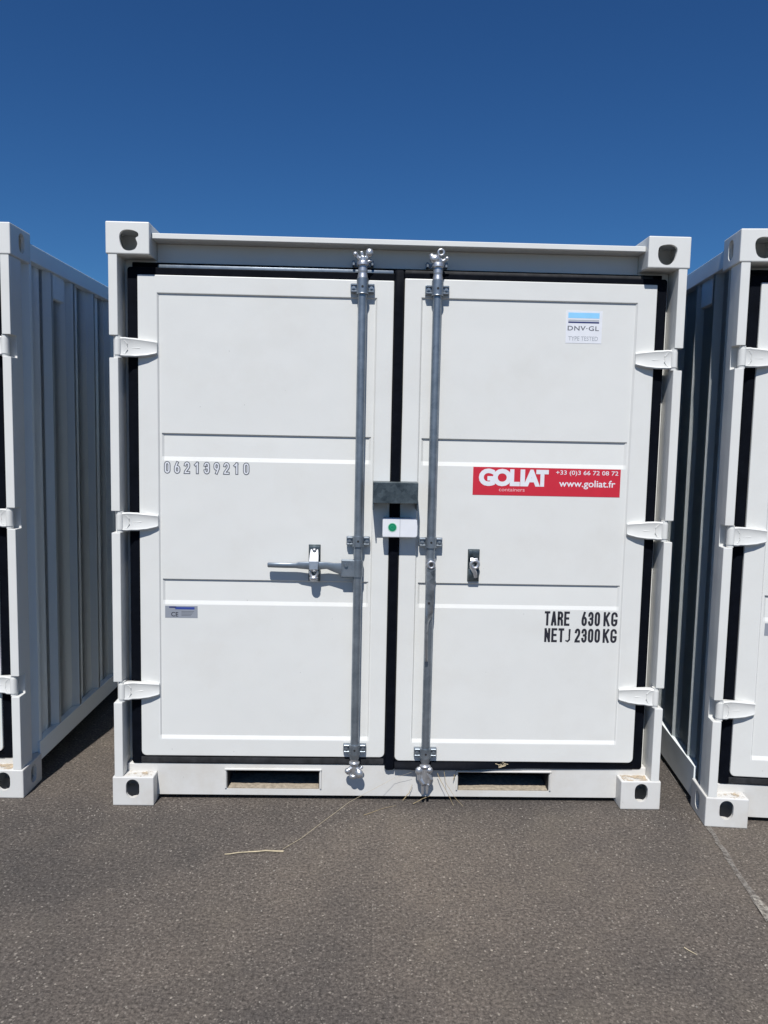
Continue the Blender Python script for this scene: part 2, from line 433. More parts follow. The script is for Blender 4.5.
def hinge(sx, zc, parent):
    t = N()
    # blade: three stations across, thick and tall at the pin, tapering on to the door
    st = [(-1.053, 0.036, -0.036, 0.010), (-1.036, 0.037, -0.037, 0.014), (-1.024, 0.036, -0.036, 0.022), (-1.000, 0.035, -0.036, 0.025), (-0.962, 0.031, -0.032, 0.030), (-0.928, 0.027, -0.024, 0.036), (-0.923, 0.025, -0.021, 0.039)]
    secs = []
    for x, zt, zb, yf in st:
        yb = 0.0495 if x > -1.0 else 0.044
        m_ = 0.0035
        secs.append([Vector((x, yf + 0.004, zc + zt)), Vector((x, yf, zc + zt - 0.005)), Vector((x, yf + m_ * 0.8, zc + zt - 0.012)), Vector((x, yf + m_, zc + 0.004)),
                     Vector((x, yf + m_ * 0.8, zc + zb + 0.012)), Vector((x, yf, zc + zb + 0.005)), Vector((x, yf + 0.004, zc + zb)),
                     Vector((x, yb, zc + zb + 0.002)), Vector((x, yb, zc + zt - 0.002))])
    loft(t, secs)
    # weld beads and the forged rib near the pin
    tube(t, [(-1.040, 0.017, zc + 0.026), (-1.031, 0.021, zc + 0.012), (-1.030, 0.022, zc - 0.010), (-1.040, 0.017, zc - 0.026)], 0.0032)
    tube(t, [(-1.016, 0.0275, zc - 0.003), (-0.985, 0.0305, zc - 0.002)], 0.0016)
    if sx > 0: bmesh.ops.scale(t, vec=(-1, 1, 1), verts=t.verts); bmesh.ops.recalc_face_normals(t, faces=t.faces)
    h = obj('hinge', t, WHITE, parent)
    p = cyl(N(), (sx * 1.0635, 0.022, zc - 0.0415), (sx * 1.0635, 0.022, zc + 0.0415), 0.0125)
    cyl(p, (sx * 1.0635, 0.022, zc - 0.030), (sx * 1.0635, 0.022, zc + 0.030), 0.0145)
    bmesh.ops.scale(p, vec=(1, 1.25, 1), verts=p.verts, space=Matrix.Translation((0, -0.022, 0)))
    obj('hinge_pin', p, WHITE, h)
    return h

def door(sx, parent):
    """frame plate with a pressed panel; sx -1 = left leaf"""
    dz = 0.0
    zt, zb = (2.079, 0.187) if sx < 0 else (2.089, 0.174)
    xi, xo = 0.0205, 0.998
    px0, px1 = 0.087, 0.922            # panel, measured from the middle
    pz0, pz1 = (0.258, 2.0115) if sx < 0 else (0.252, 2.0175)
    mir = lambda ring: [(sx * x, z) for x, z in ring]
    outer = rrect(xi, xo, zb, zt, rs=(0.004, 0.004, 0.020, 0.020))
    fr = poly_prism(mir(outer), [mir(rrect(px0, px1, pz0, pz1))], 0.050, 0.098, 0.003)
    f = obj('door', fr, WHITE, parent)
    # the pressed sheet: -1 fields 8 mm deep, -2 bands 16 mm deep
    rows = [(pz1 + 0.001, 0.0505), (pz1 - 0.003, PY), (1.4815 + dz, PY), (1.4765 + dz, PY + 0.0072), (1.3905 + dz, PY + 0.0048), (1.3745 + dz, PY),
            (0.9085 + dz, PY), (0.9035 + dz, PY + 0.0072), (0.822 + dz, PY + 0.0048), (0.8065 + dz, PY), (pz0 + 0.014, PY), (pz0 - 0.001, 0.0505)]
    cols = [px0 - 0.001, px0 + 0.004, px0 + 0.012, px0 + 0.02, px1 - 0.02, px1 - 0.012, px1 - 0.004, px1 + 0.001]
    bm = N(); grid = []
    nx = 14
    mids = [cols[3] + (cols[4] - cols[3]) * i / nx for i in range(1, nx)]
    allc = cols[:4] + mids + cols[4:]
    zz = []
    for (za, ya), (zb_, yb_) in zip(rows, rows[1:]):
        nn = 6 if abs(za - zb_) > 0.2 else 1
        for i in range(nn): zz.append((za + (zb_ - za) * i / nn, ya + (yb_ - ya) * i / nn))
    zz.append(rows[-1])
    for z, y in zz:
        r_ = []
        for i, x in enumerate(allc):
            if i in (0, len(allc) - 1): yy = 0.0505
            elif i in (1, len(allc) - 2): yy = min(y, PY)
            elif i in (2, len(allc) - 3): yy = min(y, PY)
            else: yy = y
            r_.append(bm.verts.new((sx * x, yy, z)))
        grid.append(r_)
    for a, b_ in zip(grid, grid[1:]):
        for j in range(len(a) - 1):
            bm.faces.new((a[j], a[j + 1], b_[j + 1], b_[j]) if sx < 0 else (a[j + 1], a[j], b_[j], b_[j + 1]))
    bmesh.ops.recalc_face_normals(bm, faces=bm.faces)
    if sum(fc.normal.y for fc in bm.faces) > 0: bmesh.ops.reverse_faces(bm, faces=bm.faces)
    pn = obj('panel', bm, WHITE, f); shade(pn.data, 12)
    # rubber seal
    gt = 2.108 if sx < 0 else 2.112; gb = 0.152 if sx < 0 else 0.144
    ring = rrect(0.012, 1.038, gb, gt, rs=(0.012, 0.003, 0.003, 0.012))
    seal = poly_prism(mir(ring), [mir(rrect(xi - 0.0005, xo + 0.0005, zb - 0.0005, zt + 0.0005, rs=(0.004, 0.004, 0.020, 0.020)))], 0.056, 0.094, 0.004)
    obj('door_seal', seal, RUBBER, f)
    if sx > 0:
        s = N()   # overlapping seal down the meeting edge of the two leaves, and the lip that stands off at the foot
        secs = []
        for z in (0.138, 0.142, 0.4, 0.8, 1.2, 1.6, 2.0, 2.112, 2.118):
            e = 0.004 if z in (0.138, 2.118) else 0
            w_ = 0.0195 + 0.0008 * math.sin(z * 9); c_ = 0.0012 * math.sin(z * 5.0)
            secs.append([Vector((c_ - w_ + e, 0.052, z)), Vector((c_ - w_ + 0.004 + e, 0.041 + e, z)), Vector((c_ - 0.006, 0.038 + e, z)), Vector((c_ + 0.006, 0.040 + e, z)), Vector((c_ + w_ - 0.004 - e, 0.040 + e, z)), Vector((c_ + w_ - e, 0.050, z))])
        loft(s, secs)
        obj('meeting_seal', s, RUBBER, f)
        s = N(); secs = []
        for x, yf in ((0.021, 0.034), (0.10, 0.030), (0.20, 0.030), (0.30, 0.033), (0.42, 0.044), (0.55, 0.052), (0.80, 0.054), (1.0, 0.055)):
            secs.append([Vector((x, yf, 0.146)), Vector((x, yf + 0.003, 0.156)), Vector((x, 0.052, 0.170)), Vector((x, 0.068, 0.170)), Vector((x, 0.068, 0.149)), Vector((x, yf + 0.006, 0.142))])
        loft(s, secs); obj('bottom_seal_lip', s, RUBBER, f)
    else:
        s = N(); secs = []
        for x, yf in ((-1.0, 0.055), (-0.5, 0.0545), (-0.024, 0.055)):
            secs.append([Vector((x, yf, 0.157)), Vector((x, yf - 0.002, 0.170)), Vector((x, yf, 0.181)), Vector((x, 0.066, 0.181)), Vector((x, 0.066, 0.157))])
        loft(s, secs); obj('bottom_seal_lip', s, DUSTY_RUBBER, f)
    return f

def hexbolt(bm, x, y, z, r=0.007, h=0.006):
    cyl(bm, (x, y, z), (x, y - h, z), r, n=6); cyl(bm, (x, y - h, z), (x, y - h - 0.004, z), r * 0.5, n=10)

BY = 0.028      # the bars' axis behind the front plane
def bar_guide(x, z, long, parent):
    bm = N(); y = BY
    if long: cyl(bm, (x, y, z - 0.020), (x, y, z + 0.034), 0.0225, n=28); torus(bm, (x, y, z - 0.022), 0.0205, 0.003, 'Z')
    else: cyl(bm, (x, y, z - 0.020), (x, y, z + 0.020), 0.0225, n=28)
    for s in (-1, 1):
        xa, xb = sorted((x + s * 0.019, x + s * 0.046))
        box(bm, xa, xb, 0.034, 0.0495, z - 0.018, z + 0.018, 0.003, 2)
        xa, xb = sorted((x + s * 0.019, x + s * 0.044))
        box(bm, xa, xb, 0.027, 0.0338, z - 0.016, z - 0.009, 0.002); box(bm, xa, xb, 0.027, 0.0338, z + 0.009, z + 0.016, 0.002)
        hexbolt(bm, x + s * 0.034, 0.034, z, 0.0075)
    g_ = obj('bar_guide', bm, GALV, parent)
    h = cyl(N(), (x, y - 0.0215, z + 0.002), (x, y - 0.0235, z + 0.002), 0.0045, n=12)
    obj('grease_hole', h, DARK, g_)

def cam_blob(bm):
    me = remesh(bm, 0.0017, 1); me.transform(Matrix.Translation((0, BY, 0))); return me

def top_cam(x, flip):
    bm = N(); z = 2.110; s = flip
    cyl(bm, (x, 0, z - 0.045), (x, 0, z - 0.005), 0.0175); cyl(bm, (x, 0, z - 0.030), (x, 0, z - 0.012), 0.021, 0.0175); cyl(bm, (x, 0, z - 0.005), (x, 0, z + 0.022), 0.0185, 0.0165)
    cyl(bm, (x, 0, z + 0.018), (x, 0, z + 0.032), 0.024, 0.022); cyl(bm, (x, 0, z + 0.03), (x, 0.0, z + 0.05), 0.015)
    if s > 0:
        tube(bm, [(x, 0, z + 0.035), (x - 0.018, -0.004, z + 0.045), (x - 0.027, -0.004, z + 0.056)], [0.010, 0.009, 0.008]); ball(bm, (x - 0.029, -0.006, z + 0.058), 0.0105)
        tube(bm, [(x, 0, z + 0.035), (x + 0.014, -0.004, z + 0.046), (x + 0.024, -0.004, z + 0.060)], [0.011, 0.010, 0.010]); ball(bm, (x + 0.024, -0.008, z + 0.064), 0.0155, (1, .8, 1.1))
        tube(bm, [(x, 0.004, z + 0.045), (x - 0.007, 0.002, z + 0.070)], [0.009, 0.008])
        tube(bm, [(x, 0, z + 0.03), (x + 0.024, 0.0, z + 0.034), (x + 0.034, 0.002, z + 0.038)], [0.008, 0.007, 0.006])
    else:
        ball(bm, (x - 0.014, -0.008, z + 0.048), 0.0185, (1.15, .8, 0.95)); ball(bm, (x - 0.026, -0.006, z + 0.058), 0.011)
        torus(bm, (x + 0.010, 0.0, z + 0.074), 0.011, 0.0048)
        tube(bm, [(x, 0, z + 0.038), (x + 0.020, -0.002, z + 0.042), (x + 0.032, -0.002, z + 0.050)], [0.011, 0.008, 0.007]); ball(bm, (x + 0.033, -0.004, z + 0.051), 0.0085)
    return cam_blob(bm)

def low_cam(x, flip):
    bm = N(); z = 0.185; s = flip
    cyl(bm, (x, 0, z + 0.035), (x, 0, z - 0.012), 0.0165); torus(bm, (x, 0, z - 0.010), 0.0175, 0.005, 'Z')
    cyl(bm, (x, 0, z - 0.01), (x, 0, z - 0.055), 0.015)
    tube(bm, [(x, 0, z - 0.022), (x - 0.018, -0.006, z - 0.036), (x - 0.024, -0.006, z - 0.056)], [0.012, 0.010, 0.011]); ball(bm, (x - 0.027, -0.008, z - 0.042), 0.012)
    tube(bm, [(x, 0, z - 0.026), (x + 0.018, -0.006, z - 0.040), (x + 0.024, -0.004, z - 0.060)], [0.012, 0.012, 0.012]); ball(bm, (x + 0.020, -0.012, z - 0.052), 0.0175, (1, .8, 1.1))
    ball(bm, (x - 0.004, -0.006, z - 0.066), 0.013, (1.2, .8, .8)); ball(bm, (x + 0.030, 0.0, z - 0.030), 0.007)
    return cam_blob(bm)

def low_cam_long(x):
    bm = N(); z = 0.172
    cyl(bm, (x, 0, z + 0.035), (x, 0, z - 0.012), 0.0165); torus(bm, (x, 0, z - 0.008), 0.0175, 0.005, 'Z')
    cyl(bm, (x, 0, z - 0.01), (x, 0, z - 0.080), 0.016)
    ball(bm, (x - 0.024, -0.004, z - 0.028), 0.0165, (1, .8, 1.1)); ball(bm, (x + 0.018, -0.008, z - 0.022), 0.014)
    tube(bm, [(x - 0.024, -0.004, z - 0.034), (x - 0.022, -0.008, z - 0.060), (x - 0.004, -0.010, z - 0.080)], [0.011, 0.010, 0.010])
    tube(bm, [(x + 0.012, -0.006, z - 0.035), (x + 0.024, -0.006, z - 0.060), (x + 0.012, -0.006, z - 0.084)], [0.010, 0.011, 0.010])
    tube(bm, [(x - 0.007, -0.004, z - 0.080), (x - 0.008, -0.006, z - 0.125)], [0.009, 0.006])
    tube(bm, [(x + 0.010, -0.004, z - 0.080), (x + 0.010, -0.006, z - 0.122)], [0.008, 0.005])
    return cam_blob(bm)

def strap(bm, path, k=12):
    """flat forged bar: path of (x, y, z, half width, half thickness, twist degrees, axis) with rounded section"""
    secs = []
    for x, y, z, w, t, tw, ax in path:
        ring = []
        for j in range(k):
            a = 2 * math.pi * j / k
            cu, cv = math.cos(a), math.sin(a)
            u = w * math.copysign(abs(cu) ** 0.45, cu); v = t * math.copysign(abs(cv) ** 0.45, cv)
            q = R(tw); uu, vv = u * math.cos(q) - v * math.sin(q), u * math.sin(q) + v * math.cos(q)
            ring.append(Vector((x + uu, y + vv, z)) if ax == 'Z' else Vector((x, y + vv, z + uu)))
        secs.append(ring)
    return loft(bm, secs)

def container(loc, rz, name='shipping_container'):
    root = empty(name, (0, 0, 0))
    # corner castings
    for top in (False, True):
        for sx in (-1, 1):
            for back in (False, True):
                obj('corner_casting', casting(top, sx, back), WHITE if top else WHITE_DUSTY, root, smooth=False)
    for sx in (-1, 1):
        obj('corner_post', post(sx), WHITE, root); obj('corner_post', post(sx, True), WHITE, root)
    # door surround behind the leaves, head beam with its weather lip, side rails
    fr = poly_prism(rrect(-1.0585, 1.0585, 0.15, 2.135), [rrect(-0.96, 0.96, 0.24, 2.03)], 0.104, 0.122, 0.001)
    obj('door_surround', fr, WHITE, root)
    ts = box(N(), -1.030, 1.030, 0.096, 0.1035, 2.100, 2.1335, 0.002); obj('top_seal', ts, RUBBER, root)
    hb = box(N(), -0.937, 0.937, 0.108, 0.172, 2.1355, 2.2065, 0.002)
    box(hb, -1.058, -0.9372, 0.106, 0.172, 2.1345, 2.1415); box(hb, 0.9372, 1.058, 0.106, 0.172, 2.1345, 2.1415)
    obj('header_beam', hb, WHITE, root)
    lp = box(N(), -0.9375, 0.9375, 0.030, 0.1765, 2.207, 2.2275, 0.002, 1)
    obj('header_lip', lp, WHITE, root)
    ch = box(N(), -0.93, -0.022, 0.088, 0.1035, 2.108, 2.126, 0.003, 2)
    obj('drip_strip', ch, GALV, root)
    ch = box(N(), 0.022, 0.99, 0.078, 0.1035, 2.108, 2.126, 0.004, 2); obj('header_seal', ch, DUSTY_RUBBER, root)
    for sx in (-1, 1):
        b_ = box(N(), min(sx * 1.0965, sx * 1.05), max(sx * 1.0965, sx * 1.05), 0.1785, L - 0.1785, 2.157, 2.224, 0.002)
        obj('top_side_rail', b_, SIDE_LIFTED, root)
        obj('bottom_side_rail', bottom_rail(sx, 0.028), SIDE_LIFTED, root)
        obj('side_wall', side_wall(sx), SIDE_LIFTED, root, smooth=False)
    rf = box(N(), -1.049, 1.049, 0.1765, L - 0.08, 2.195, 2.2165); obj('roof', rf, SIDE_LIFTED, root)
    # back wall and floor
    bk = box(N(), -1.058, 1.058, L - 0.06, L - 0.03, 0.12, 2.21)
    for k in range(8): box(bk, -0.95 + k * 0.26, -0.83 + k * 0.26, L - 0.0302, L - 0.008, 0.2, 2.1, 0.004)
    obj('end_wall', bk, SIDE_LIFTED, root)
    fl = box(N(), -1.03, 1.03, 0.20, L - 0.07, 0.13, 0.15); obj('floor', fl, DARK, root)
    # sill with its two fork pockets
    sill = box(N(), -1.058, 1.058, 0.060, 0.172, 0.019, 0.150, 0.002)
    cutters = []
    for sx in (-1, 1):
        cutters.append(box(N(), min(sx * 0.283, sx * 0.658), max(sx * 0.283, sx * 0.658), 0.03, 0.30, 0.046, 0.126))
    cutters.append(box(N(), -1.2, -0.9375, 0.0, 0.3, -0.1, 0.1182)); cutters.append(box(N(), 0.9375, 1.2, 0.0, 0.3, -0.1, 0.1182))
    sl = obj('sill', cut(sill, cutters), WHITE_DUSTY, root)
    # fork pockets: folded tunnels running under the floor
    for sx in (-1, 1):
        a, b_ = sorted((sx * 0.286, sx * 0.655))
        p = box(N(), a - 0.006, a, 0.066, L - 0.2, 0.0385, 0.1225); box(p, b_, b_ + 0.006, 0.066, L - 0.2, 0.0385, 0.1225)
        box(p, a - 0.006, b_ + 0.006, 0.066, L - 0.2, 0.1228, 0.1275)
        box(p, a - 0.006, b_ + 0.006, L - 0.20, L - 0.19, 0.045, 0.1275)
        q = obj('fork_pocket', p, DARK, root)
        p = N(); random.seed(11 + sx)
        nx, ny = 46, 8; gr = []
        for i in range(nx + 1):
            r_ = []
            for j in range(ny + 1):
                zz = 0.0468 + (0.002 * random.random() + 0.0015 * (1 +  math.sin(i * 0.5) * math.sin(j * 0.7 + 1))) * (1 if 0 < j < ny else 0.3)
                r_.append(p.verts.new((a + (b_ - a) * i / nx, 0.0625 + 0.15 * j / ny, zz)))
            gr.append(r_)
        for u, v in zip(gr, gr[1:]):
            for j in range(ny): p.faces.new((u[j], v[j], v[j + 1], u[j + 1]))
        obj('pocket_floor', p, SAND, q)
        # bent lip round the opening
        lip = box(N(), a - 0.012, b_ + 0.012, 0.052, 0.0598, 0.126, 0.134, 0.002)
        box(lip, (a - 0.011), (a - 0.005), 0.054, 0.0598, 0.050, 0.1255, 0.001); box(lip, (b_ + 0.005), (b_ + 0.011), 0.054, 0.0598, 0.050, 0.1255, 0.001)
        obj('pocket_lip', lip, WHITE_DUSTY, q)
    # ledge over the sill carrying the seal
    lg = box(N(), -1.0, -0.02, 0.0602, 0.104, 0.1502, 0.156); obj('sill_ledge', lg, WHITE_DUSTY, root)
    # dust on the foot castings
    for sx in (-1, 1):
        a, b_ = sorted((sx * 0.950, sx * 1.050)); d = N(); random.seed(5 + sx); gr = []
        for i in range(13):
            gr.append([d.verts.new((a + (b_ - a) * i / 12 + random.uniform(-.003, .003), 0.006 + 0.052 * j / 5 + random.uniform(-.003, .003), 0.1185 + (random.random() * 0.004 if 0 < i < 12 and 0 < j < 5 else 0))) for j in range(6)])
        for u, v in zip(gr, gr[1:]):
            for j in range(5): d.faces.new((u[j], v[j], v[j + 1], u[j + 1]))
        dd = obj('dust_layer', d, worn('dust_film' + ('' if sx < 0 else '_right'), (0.50, 0.40, 0.28), 0.44 if sx > 0 else 0.5, 0.6, 22), root, smooth=False)
    doors = {}
    for sx in (-1, 1):
        doors[sx] = door(sx, root)
        for z in HZ: hinge(sx, z, root)
    # locking bars
    for sx in (-1, 1):
        x = -0.1417 if sx < 0 else 0.144
        z1 = 2.062
        b_ = obj('locking_bar', cyl(N(), (x, BY, 0.215), (x, BY, z1 + 0.01), 0.0168, n=28), GALV, root)
        for z, lg in ((2.045, True), (1.074, False), (0.231 if sx < 0 else 0.218, False)): bar_guide(x, z, lg, b_)
        sl2 = cyl(N(), (x, BY, 0.212 - (0.012 if sx > 0 else 0)), (x, BY, 0.193 - (0.012 if sx > 0 else 0)), 0.0225, 0.019); obj('bar_collar', sl2, GALV, b_)
        obj('locking_cam', top_cam(x, 1 if sx < 0 else -1), ZINC, b_)
        obj('locking_cam', low_cam(x, 1) if sx < 0 else low_cam_long(x), ZINC, b_)
        # cam keepers on the beams
        kp = N()
        for s in (-1, 1): box(kp, x + s * 0.036 - 0.005, x + s * 0.036 + 0.005, 0.072, 0.108, 2.137, 2.157, 0.002)
        box(kp, x - 0.043, x + 0.043, 0.1005, 0.108, 2.139, 2.155)
        obj('cam_keeper', kp, GALV, b_)
    return root, doors

root, doors = container(None, 0)
bars = [o for o in root.children if o.name.startswith('locking_bar')]
barL = min(bars, key=lambda o: o.data.vertices[0].co.x); barR = max(bars, key=lambda o: o.data.vertices[0].co.x)

# closed handle of the left bar, lying in its catch
xb = -0.1417
h = N(); yh = 0.022
strap(h, [(-0.494, yh, 0.976, 0.0075, 0.006, 0, 'X'), (-0.490, yh, 0.976, 0.0100, 0.008, 0, 'X'), (-0.43, yh, 0.975, 0.0100, 0.008, 0, 'X'), (-0.385, yh, 0.975, 0.010, 0.008, 0, 'X'),
          (-0.372, yh - .004, 0.977, 0.0135, 0.008, 0, 'X'), (-0.335, yh - .008, 0.977, 0.016, 0.007, 0, 'X'), (-0.300, yh - .009, 0.977, 0.016, 0.007, 0, 'X'), (-0.262, yh - .006, 0.978, 0.014, 0.007, 0, 'X'),
          (-0.235, yh - .004, 0.970, 0.018, 0.006, 0, 'X'), (-0.205, yh - .004, 0.965, 0.024, 0.005, 0, 'X')])
ho = obj('handle', h, GALV, barL)
hp = box(N(), -0.206, -0.150, 0.012, 0.020, 0.934, 1.000, 0.002); box(hp, -0.206, -0.150, 0.034, 0.042, 0.925, 1.000, 0.002); cyl(hp, (-0.190, 0.012, 0.98), (-0.190, 0.042, 0.98), 0.006)
cyl(hp, (-0.187, 0.012, 0.982), (-0.187, 0.005, 0.982), 0.008, n=6); cyl(hp, (xb, BY, 0.934), (xb, BY, 1.000), 0.0205, n=28)
obj('handle_hub', hp, GALV, barL)
# catch plate with hasp for the left handle
def catch(xc, zt, zb, closed):
    w = 0.0235
    bm = box(N(), xc - w, xc + w, 0.0535, 0.0590, zb, zt, 0.002)
    box(bm, xc - w + .002, xc + w - .002, 0.044, 0.0533, zt - 0.042, zt - 0.004, 0.004, 2); box(bm, xc - w + .002, xc + w - .002, 0.042, 0.0533, zb + 0.004, zb + 0.052, 0.004, 2)
    hexbolt(bm, xc, 0.044, zt - 0.023, 0.011)
    c = obj('handle_catch', bm, GALV_DARK, root)
    r_ = N()
    if closed:
        strap(r_, [(xc, 0.044, zt - 0.018, 0.015, 0.003, 0, 'Z'), (xc, 0.024, zt - 0.040, 0.018, 0.003, 0, 'Z'), (xc, 0.004, zt - 0.060, 0.019, 0.003, 0, 'Z'), (xc, 0.000, zt - 0.090, 0.017, 0.003, 0, 'Z'), (xc, 0.014, zt - 0.102, 0.015, 0.003, 0, 'Z')])
        torus(r_, (xc, 0.012, zt - 0.108), 0.014, 0.005); ball(r_, (xc, 0.016, zt - 0.128), 0.014, (1.3, 1, .8)); ball(r_, (xc, 0.034, zt - 0.02), 0.008)
        box(r_, xc - 0.016, xc + 0.016, 0.020, 0.052, zb + 0.004, zb + 0.022, 0.003)
    else:
        torus(r_, (xc + 0.002, 0.032, (zt + zb) / 2 + 0.008), 0.0145, 0.0066)
        strap(r_, [(xc, 0.044, zt - 0.034, 0.015, 0.004, 0, 'Z'), (xc, 0.036, (zt + zb) / 2 + 0.02, 0.015, 0.004, 0, 'Z')])
        tube(r_, [(xc - 0.012, 0.034, (zt + zb) / 2), (xc + 0.004, 0.036, zb + 0.040), (xc + 0.008, 0.042, zb + 0.020)], [0.008, 0.009, 0.008])
    obj('hasp', r_, ZINC, c)
    return c
catch(-0.313, 1.055, 0.908, True)
catch(0.3185, 1.047, 0.916, False)

# released handle of the right bar, hanging down in front of it
xr = 0.144; yo = 0.026
h = N()
strap(h, [(xr + 0.001, yo - 0.020, 1.010, 0.010, 0.004, 0, 'Z'), (xr + 0.001, yo - 0.021, 1.002, 0.015, 0.004, 0, 'Z'), (xr + 0.001, yo - 0.022, 0.97, 0.0165, 0.004, 0, 'Z'), (xr, yo - 0.024, 0.90, 0.017, 0.004, 8, 'Z'),
          (xr - 0.001, yo - 0.025, 0.83, 0.017, 0.004, 10, 'Z'), (xr - 0.002, yo - 0.026, 0.80, 0.017, 0.0042, 20, 'Z'), (xr - 0.005, yo - 0.027, 0.775, 0.016, 0.005, 50, 'Z'), (xr - 0.010, yo - 0.026, 0.75, 0.014, 0.0065, 78, 'Z'),
          (xr - 0.011, yo - 0.026, 0.70, 0.0145, 0.0075, 88, 'Z'), (xr - 0.010, yo - 0.025, 0.64, 0.013, 0.0075, 90, 'Z'), (xr - 0.008, yo - 0.024, 0.605, 0.009, 0.006, 90, 'Z')])
obj('handle', h, galv('worn_steel', (0.13, 0.15, 0.17), (0.50, 0.52, 0.54), 0.36, 0.85, 40, 0.7), barR)
h = torus(N(), (xr + 0.001, yo - 0.026, 0.990), 0.0125, 0.005); cyl(h, (xr + 0.001, yo - 0.028, 0.990), (xr + 0.001, BY, 0.990), 0.0124)
cyl(h, (xr, BY, 0.950), (xr, BY, 1.010), 0.0205, n=28)
obj('handle_hub', h, ZINC, barR)
h = cyl(N(), (xr + 0.001, yo - 0.028, 0.990), (xr + 0.001, yo - 0.0288, 0.990), 0.0075, n=16); obj('pivot_hole', h, DARK, barR)
h = cyl(N(), (xr - 0.004, yo - 0.029, 0.838), (xr - 0.004, yo - 0.031, 0.838), 0.005, n=12); obj('rivet', h, DARK, barR)

# lock hood of galvanised sheet over the meeting edge, painted lock case under it
hd = box(N(), -0.088, 0.084, -0.052, -0.048, 1.232, 1.312, 0.0015)
box(hd, -0.088, 0.084, -0.0478, 0.0495, 1.307, 1.311); box(hd, -0.088, -0.084, -0.0478, 0.0495, 1.205, 1.3068); box(hd, 0.080, 0.084, -0.0478, 0.0495, 1.205, 1.3068)
hood = obj('lock_hood', hd, GALV_DARK, root)
lc = poly_prism(rrect(-0.048, 0.088, 1.096, 1.171, rs=(0.016, 0.004, 0.004, 0.010)), [], -0.006, 0.030, 0.003)
case = obj('lock_case', lc, STK_WHITE, root)
bk = box(N(), -0.044, 0.084, 0.0305, 0.0495, 1.102, 1.165); obj('case_back', bk, STK_WHITE, case)
ln = box(N(), 0.0185, 0.0205, -0.0066, -0.005, 1.101, 1.167); obj('fold_line', ln, PALEGREY, case)
d_ = cyl(N(), (-0.010, -0.0055, 1.135), (-0.010, -0.0066, 1.135), 0.0185, n=40); st = obj('round_sticker', d_, RING, case, smooth=False)
d_ = cyl(N(), (-0.010, -0.0066, 1.135), (-0.010, -0.0071, 1.135), 0.0155, n=40); obj('green_disc', d_, GREEN, st, smooth=False)
d_ = torus(N(), (-0.010, -0.0071, 1.135), 0.007, 0.0007); obj('ring_mark', d_, flat('mid_green_ink', (0.02, 0.35, 0.2)), st, smooth=False)

# certification plate low on the left leaf (the neighbours carry it too)
def card(name, x0, x1, z0, z1, m, parent, y=PY, t=0.0008, r=0.0):
    me = poly_prism(rrect(x0, x1, z0, z1, r), [], y - t, y + 0.0004, 0.0001)
    return obj(name, me, m, parent, smooth=False)
ce = card('rating_plate', -0.902, -0.774, 0.752, 0.800, PLATE, root)
cy = PY - 0.0008
card('blue_stripe', -0.862, -0.786, 0.786, 0.7955, BLUEINK, ce, cy, 0.0003); card('blue_stripe', -0.886, -0.858, 0.7915, 0.797, NAVY, ce, cy, 0.0003)
text('CE', -0.878, -0.850, 0.757, 0.775, cy, INK, ce, offset=0.01, th=0.0003)
for k in range(4): card('fine_print', -0.838, -0.800 + 0.004 * k, 0.760 + k * 0.0055, 0.7622 + k * 0.0055, GREYINK, ce, cy, 0.0002)

# ---------------- copies of the container on both sides (before the lettering that only the middle one shows)
def copy_tree(o, parent=None, skip=()):
    c = o.copy(); C.objects.link(c); c.parent = parent
    for ch in list(o.children):
        if not any(ch.name.startswith(s) for s in skip): copy_tree(ch, c, skip)
    return c
GROUP = 'white storage containers standing in a row'
tag(root, 'middle white container, whole in view, with a red banner sticker on its right door', 'container', GROUP)
a = -0.0151
left = copy_tree(root); left.location = (-1.4739 - 1.1 * math.cos(a), 0.0537 - 1.1 * math.sin(a), 0); left.rotation_euler = (0, 0, a)
left['label'] = 'leftmost white container, cut off by the picture edge, its corrugated side in shade'
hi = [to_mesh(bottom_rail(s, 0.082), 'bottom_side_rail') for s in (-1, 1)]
for me in hi: me.materials.append(SIDE_LIFTED)
for ch in left.children:
    if ch.name.startswith('bottom_side_rail'):
        ch.data = hi[0] if ch.data.vertices[0].co.x < 0 else hi[1]
a = -0.1011
right = copy_tree(root); right.location = (1.2248 + 1.1 * math.cos(a), -0.1351 + 1.1 * math.sin(a), 0); right.rotation_euler = (0, 0, a)
right['label'] = 'rightmost white container, turned slightly, cut off by the picture edge, nearest the viewer'

